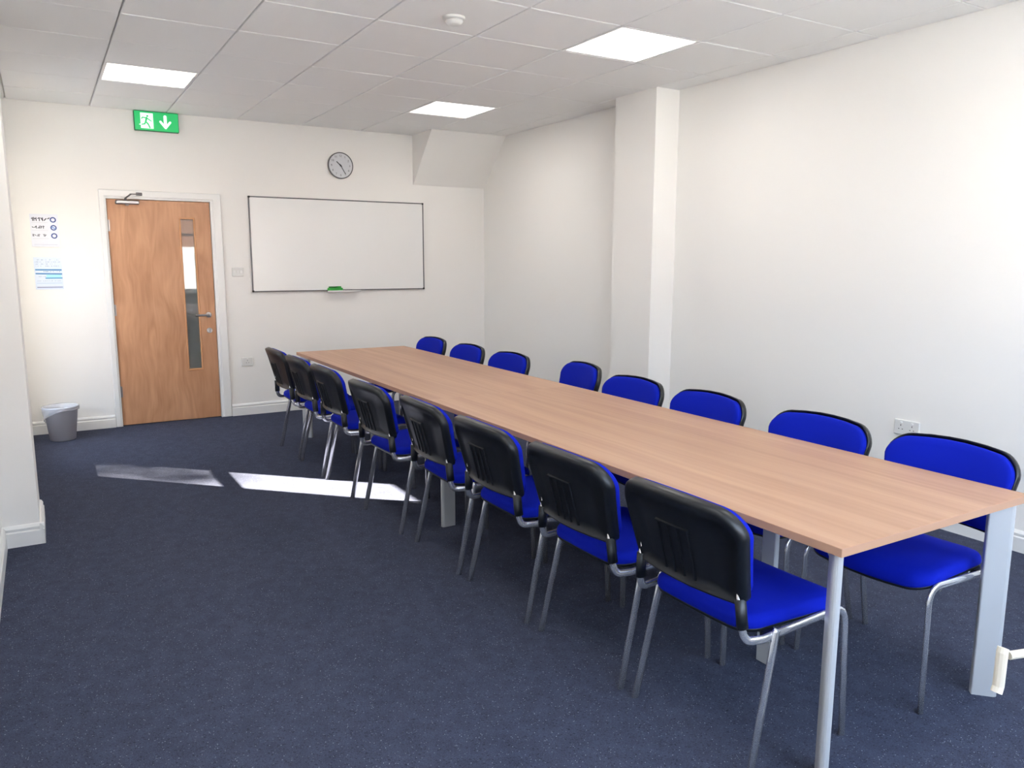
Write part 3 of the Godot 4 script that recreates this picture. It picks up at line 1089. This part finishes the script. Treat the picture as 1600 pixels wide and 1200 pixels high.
	for k in prof_n + 3:
		var ring := []
		for i in segs:
			var a := -TAU * i / segs
			# hangs lowest towards the room on the left
			var hang := 0.030 + 0.125 * pow(clampf(0.5 + 0.5 * cos(a + 2.35), 0, 1), 1.6)
			var y := 0.288
			var r := 0.133
			if k < 3:
				y = 0.22 + 0.034 * k
				r = 0.112 + 0.006 * k
			else:
				var t := float(k - 3) / (prof_n - 1)
				y = 0.289 - hang * t
				r = 0.1365 - 0.014 * t * hang / 0.15 + 0.012 * t * fn.get_noise_2d(i * 0.9, k * 0.35) + 0.004
				r = maxf(r, 0.131 - (0.282 - y) * 0.116 + 0.003)
			ring.append(Vector3(cos(a) * r, y, sin(a) * r))
		rr.append(ring)
	rings(st, rr, false, false, true)
	build(st, "liner", M.bag, bn)

func print_face(st: SurfaceTool, f: Array) -> void:
	var uv := [Vector2(0, 1), Vector2(1, 1), Vector2(1, 0), Vector2(0, 0)]
	for k in [0, 2, 1, 0, 3, 2]:
		st.set_uv(uv[k])
		st.add_vertex(f[k])

func paper(called: String, at: Vector3, w: float, h: float, im: Image, label: String, curl: float) -> void:
	var o := base(called, at)
	tag(o, label, "notice", "paper notices beside the door")
	var m := mat(Color(1, 1, 1), 0.35)
	m.albedo_texture = img_tex(im)
	var st := mb()
	var n := 8
	for k in n:      # sheet that lifts a little at its lower edge
		var t0 := float(k) / n
		var t1 := float(k + 1) / n
		var z0 := 0.002 + curl * pow(1 - t0, 3.0)
		var z1 := 0.002 + curl * pow(1 - t1, 3.0)
		var q := [[-1, t0, z0], [1, t0, z0], [1, t1, z1], [-1, t1, z1]]
		for i in [0, 2, 1, 0, 3, 2]:
			st.set_uv(Vector2(0.5 + q[i][0] * 0.5, 1 - q[i][1]))
			st.add_vertex(Vector3(q[i][0] * w / 2, (q[i][1] - 0.5) * h, q[i][2]))
	build(st, "sheet", m, o)

func switch_plate(called: String, at: Vector3, turn: float, w: float, h: float, gangs: int, label: String) -> void:
	var o := base(called, at, turn)
	tag(o, label, "socket" if called == "wall_socket" else "switch")
	var st := mb()
	cbox(st, Vector3(0, 0, 0.006), Vector3(w, h, 0.012), 0.004)
	build(st, "plate", M.plastic_white, o)
	for k in gangs:
		var x := (k - (gangs - 1) / 2.0) * w / (gangs + 0.25)
		st = mb()
		if called == "light_switch":
			cbox(st, Vector3(x, 0, 0.013), Vector3(w / gangs * 0.52, h * 0.34, 0.008), 0.002)
			build(st, "rocker", M.gloss_white, o)
		else:
			for q in [[0, 0.012, 0.004, 0.009], [-0.011, -0.010, 0.007, 0.004], [0.011, -0.010, 0.007, 0.004]]:
				cbox(st, Vector3(x + q[0], q[1], 0.0122), Vector3(q[2], q[3], 0.001))
			build(st, "slot", M.dark, o)
			st = mb()
			cbox(st, Vector3(x, h * 0.32, 0.013), Vector3(0.014, 0.010, 0.006), 0.002)
			build(st, "rocker", M.gloss_white, o)

# ------------------------------------------------------------------ the street that the door pane mirrors, plus an added wall and tree
func street() -> void:
	var st := mb()
	box_between(st, Vector3(-40, -0.5, -40), Vector3(40, -0.21, 40))
	tag(struct(build(st, "ground", M.asphalt)), "grey street outside the windows")
	st = mb()
	box_between(st, Vector3(-3.75, -0.21, -14.0), Vector3(-3.5, 1.55, 3.0))  # added unseen wall, cuts low sky and ground light at the narrow window
	box_between(st, Vector3(-3.8, 1.55, -14.0), Vector3(-3.45, 1.62, 3.0), 0.02)
	tag(struct(build(st, "wall_added_shade", M.brick)), "added brick wall that cuts low light to the narrow window")
	var o := base("house", Vector3(5.0, -0.2, 22.0))
	tag(o, "brick terrace house with a slate roof across the street, mirrored in door pane", "house")
	st = mb()
	cbox(st, Vector3(0, 2.6, 0), Vector3(16, 5.2, 6))
	build(st, "wall", M.brick, o)
	st = mb()
	var a := [Vector3(-8.3, 5.1, -3.4), Vector3(-8.3, 5.1, 3.4), Vector3(-8.3, 8.0, 0)]
	var b := []
	for p in a: b.append(p + Vector3(16.6, 0, 0))
	rings(st, [a, b], true, true, false)
	build(st, "roof", M.slate, o)
	for x in [-6.0, -3.0, 0.0, 3.0, 6.0]:
		for y in [1.5, 4.0]:
			st = mb()
			cbox(st, Vector3(x, y, -3.02), Vector3(1.3, 1.4, 0.1), 0.02)
			var wf := build(st, "window", M.gloss_white, o)
			st = mb()
			for sg in [-1, 1]: cbox(st, Vector3(x + sg * 0.31, y, -3.08), Vector3(0.54, 1.2, 0.03))
			build(st, "pane", M.tinted, wf)
	# added unseen tree: its thin crown dims the sun reaching the lower pane
	var at := Vector3(-17.14, -0.2, -23.56)
	var tr := base("added_shade_tree", at)
	tag(tr, "added leafy tree that thins the sun before the narrow window", "tree")
	st = mb(); st.set_smooth_group(0)
	tube(st, [Vector3(0.1, 0, 0), Vector3(0.05, 5.0, 0.05), Vector3(0, 9.0, 0), Vector3(-0.05, 12.48, 0.03)], 0.14, 0.14, Vector3(1, 0, 0), 10)
	build(st, "trunk", M.bark, tr)
	for k in 7:
		var a2 := TAU * k / 7.0 + 0.3
		st = mb(); st.set_smooth_group(0)
		tube(st, [Vector3(0, 10.28 + 0.2 * k, 0), Vector3(cos(a2) * 0.5, 11.08 + 0.2 * k, sin(a2) * 0.5), Vector3(cos(a2) * 1.0, 11.58 + 0.2 * k, sin(a2) * 1.0)], 0.025, 0.025, Vector3(1, 0, 0.3), 8)
		build(st, "branch", M.bark, tr)
	var lq := mb()
	quad(lq, Vector3(-0.045, 0, 0), Vector3(0, -0.072, 0), Vector3(0.045, 0, 0.009), Vector3(0, 0.072, 0))
	lq.generate_normals()
	var mm := MultiMesh.new()
	mm.transform_format = MultiMesh.TRANSFORM_3D
	mm.mesh = lq.commit()
	mm.instance_count = LEAVES
	for k in LEAVES:
		var p := Vector3(rng.randfn(), rng.randfn(), rng.randfn()).normalized() * 2.2 * pow(rng.randf(), 0.34)
		var bs := Basis(Vector3(rng.randfn(), rng.randfn(), rng.randfn()).normalized(), rng.randf() * TAU)
		mm.set_instance_transform(k, Transform3D(bs, p + Vector3(0, 12.48, 0)))
	var mi := MultiMeshInstance3D.new()
	mi.name = "foliage"
	mi.multimesh = mm
	mi.material_override = M.leaf
	mi.set_meta("kind", "stuff")
	tr.add_child(mi, true)
	var v := base("van", Vector3(4.6, -0.2, 10.5))
	tag(v, "white van parked outside, mirrored in the door pane", "van")
	st = mb()
	cbox(st, Vector3(0, 1.15, 0), Vector3(3.4, 1.7, 1.8), 0.12)
	cbox(st, Vector3(2.1, 0.85, 0), Vector3(1.4, 1.1, 1.75), 0.15)
	build(st, "body", M.van, v)
	st = mb()
	cbox(st, Vector3(1.2, 1.6, -0.9), Vector3(0.8, 0.5, 0.03), 0.01)
	build(st, "side_window", M.tinted, v)
	for x in [-1.1, 2.0]:
		for sz in [-1, 1]:
			st = mb()
			lathe(st, [[0.33, -0.1], [0.33, 0.1]], Vector3(x, 0.33, sz * 0.8), 24, true, true, Transform3D(Basis(Vector3(1, 0, 0), PI / 2), Vector3.ZERO))
			build(st, "wheel", M.dark, v)

func _ready() -> void:
	rng.seed = 77
	stage()
	materials()
	shell()
	ceiling_and_lights()
	door()
	table()
	chairs()
	wall_things()
	street()
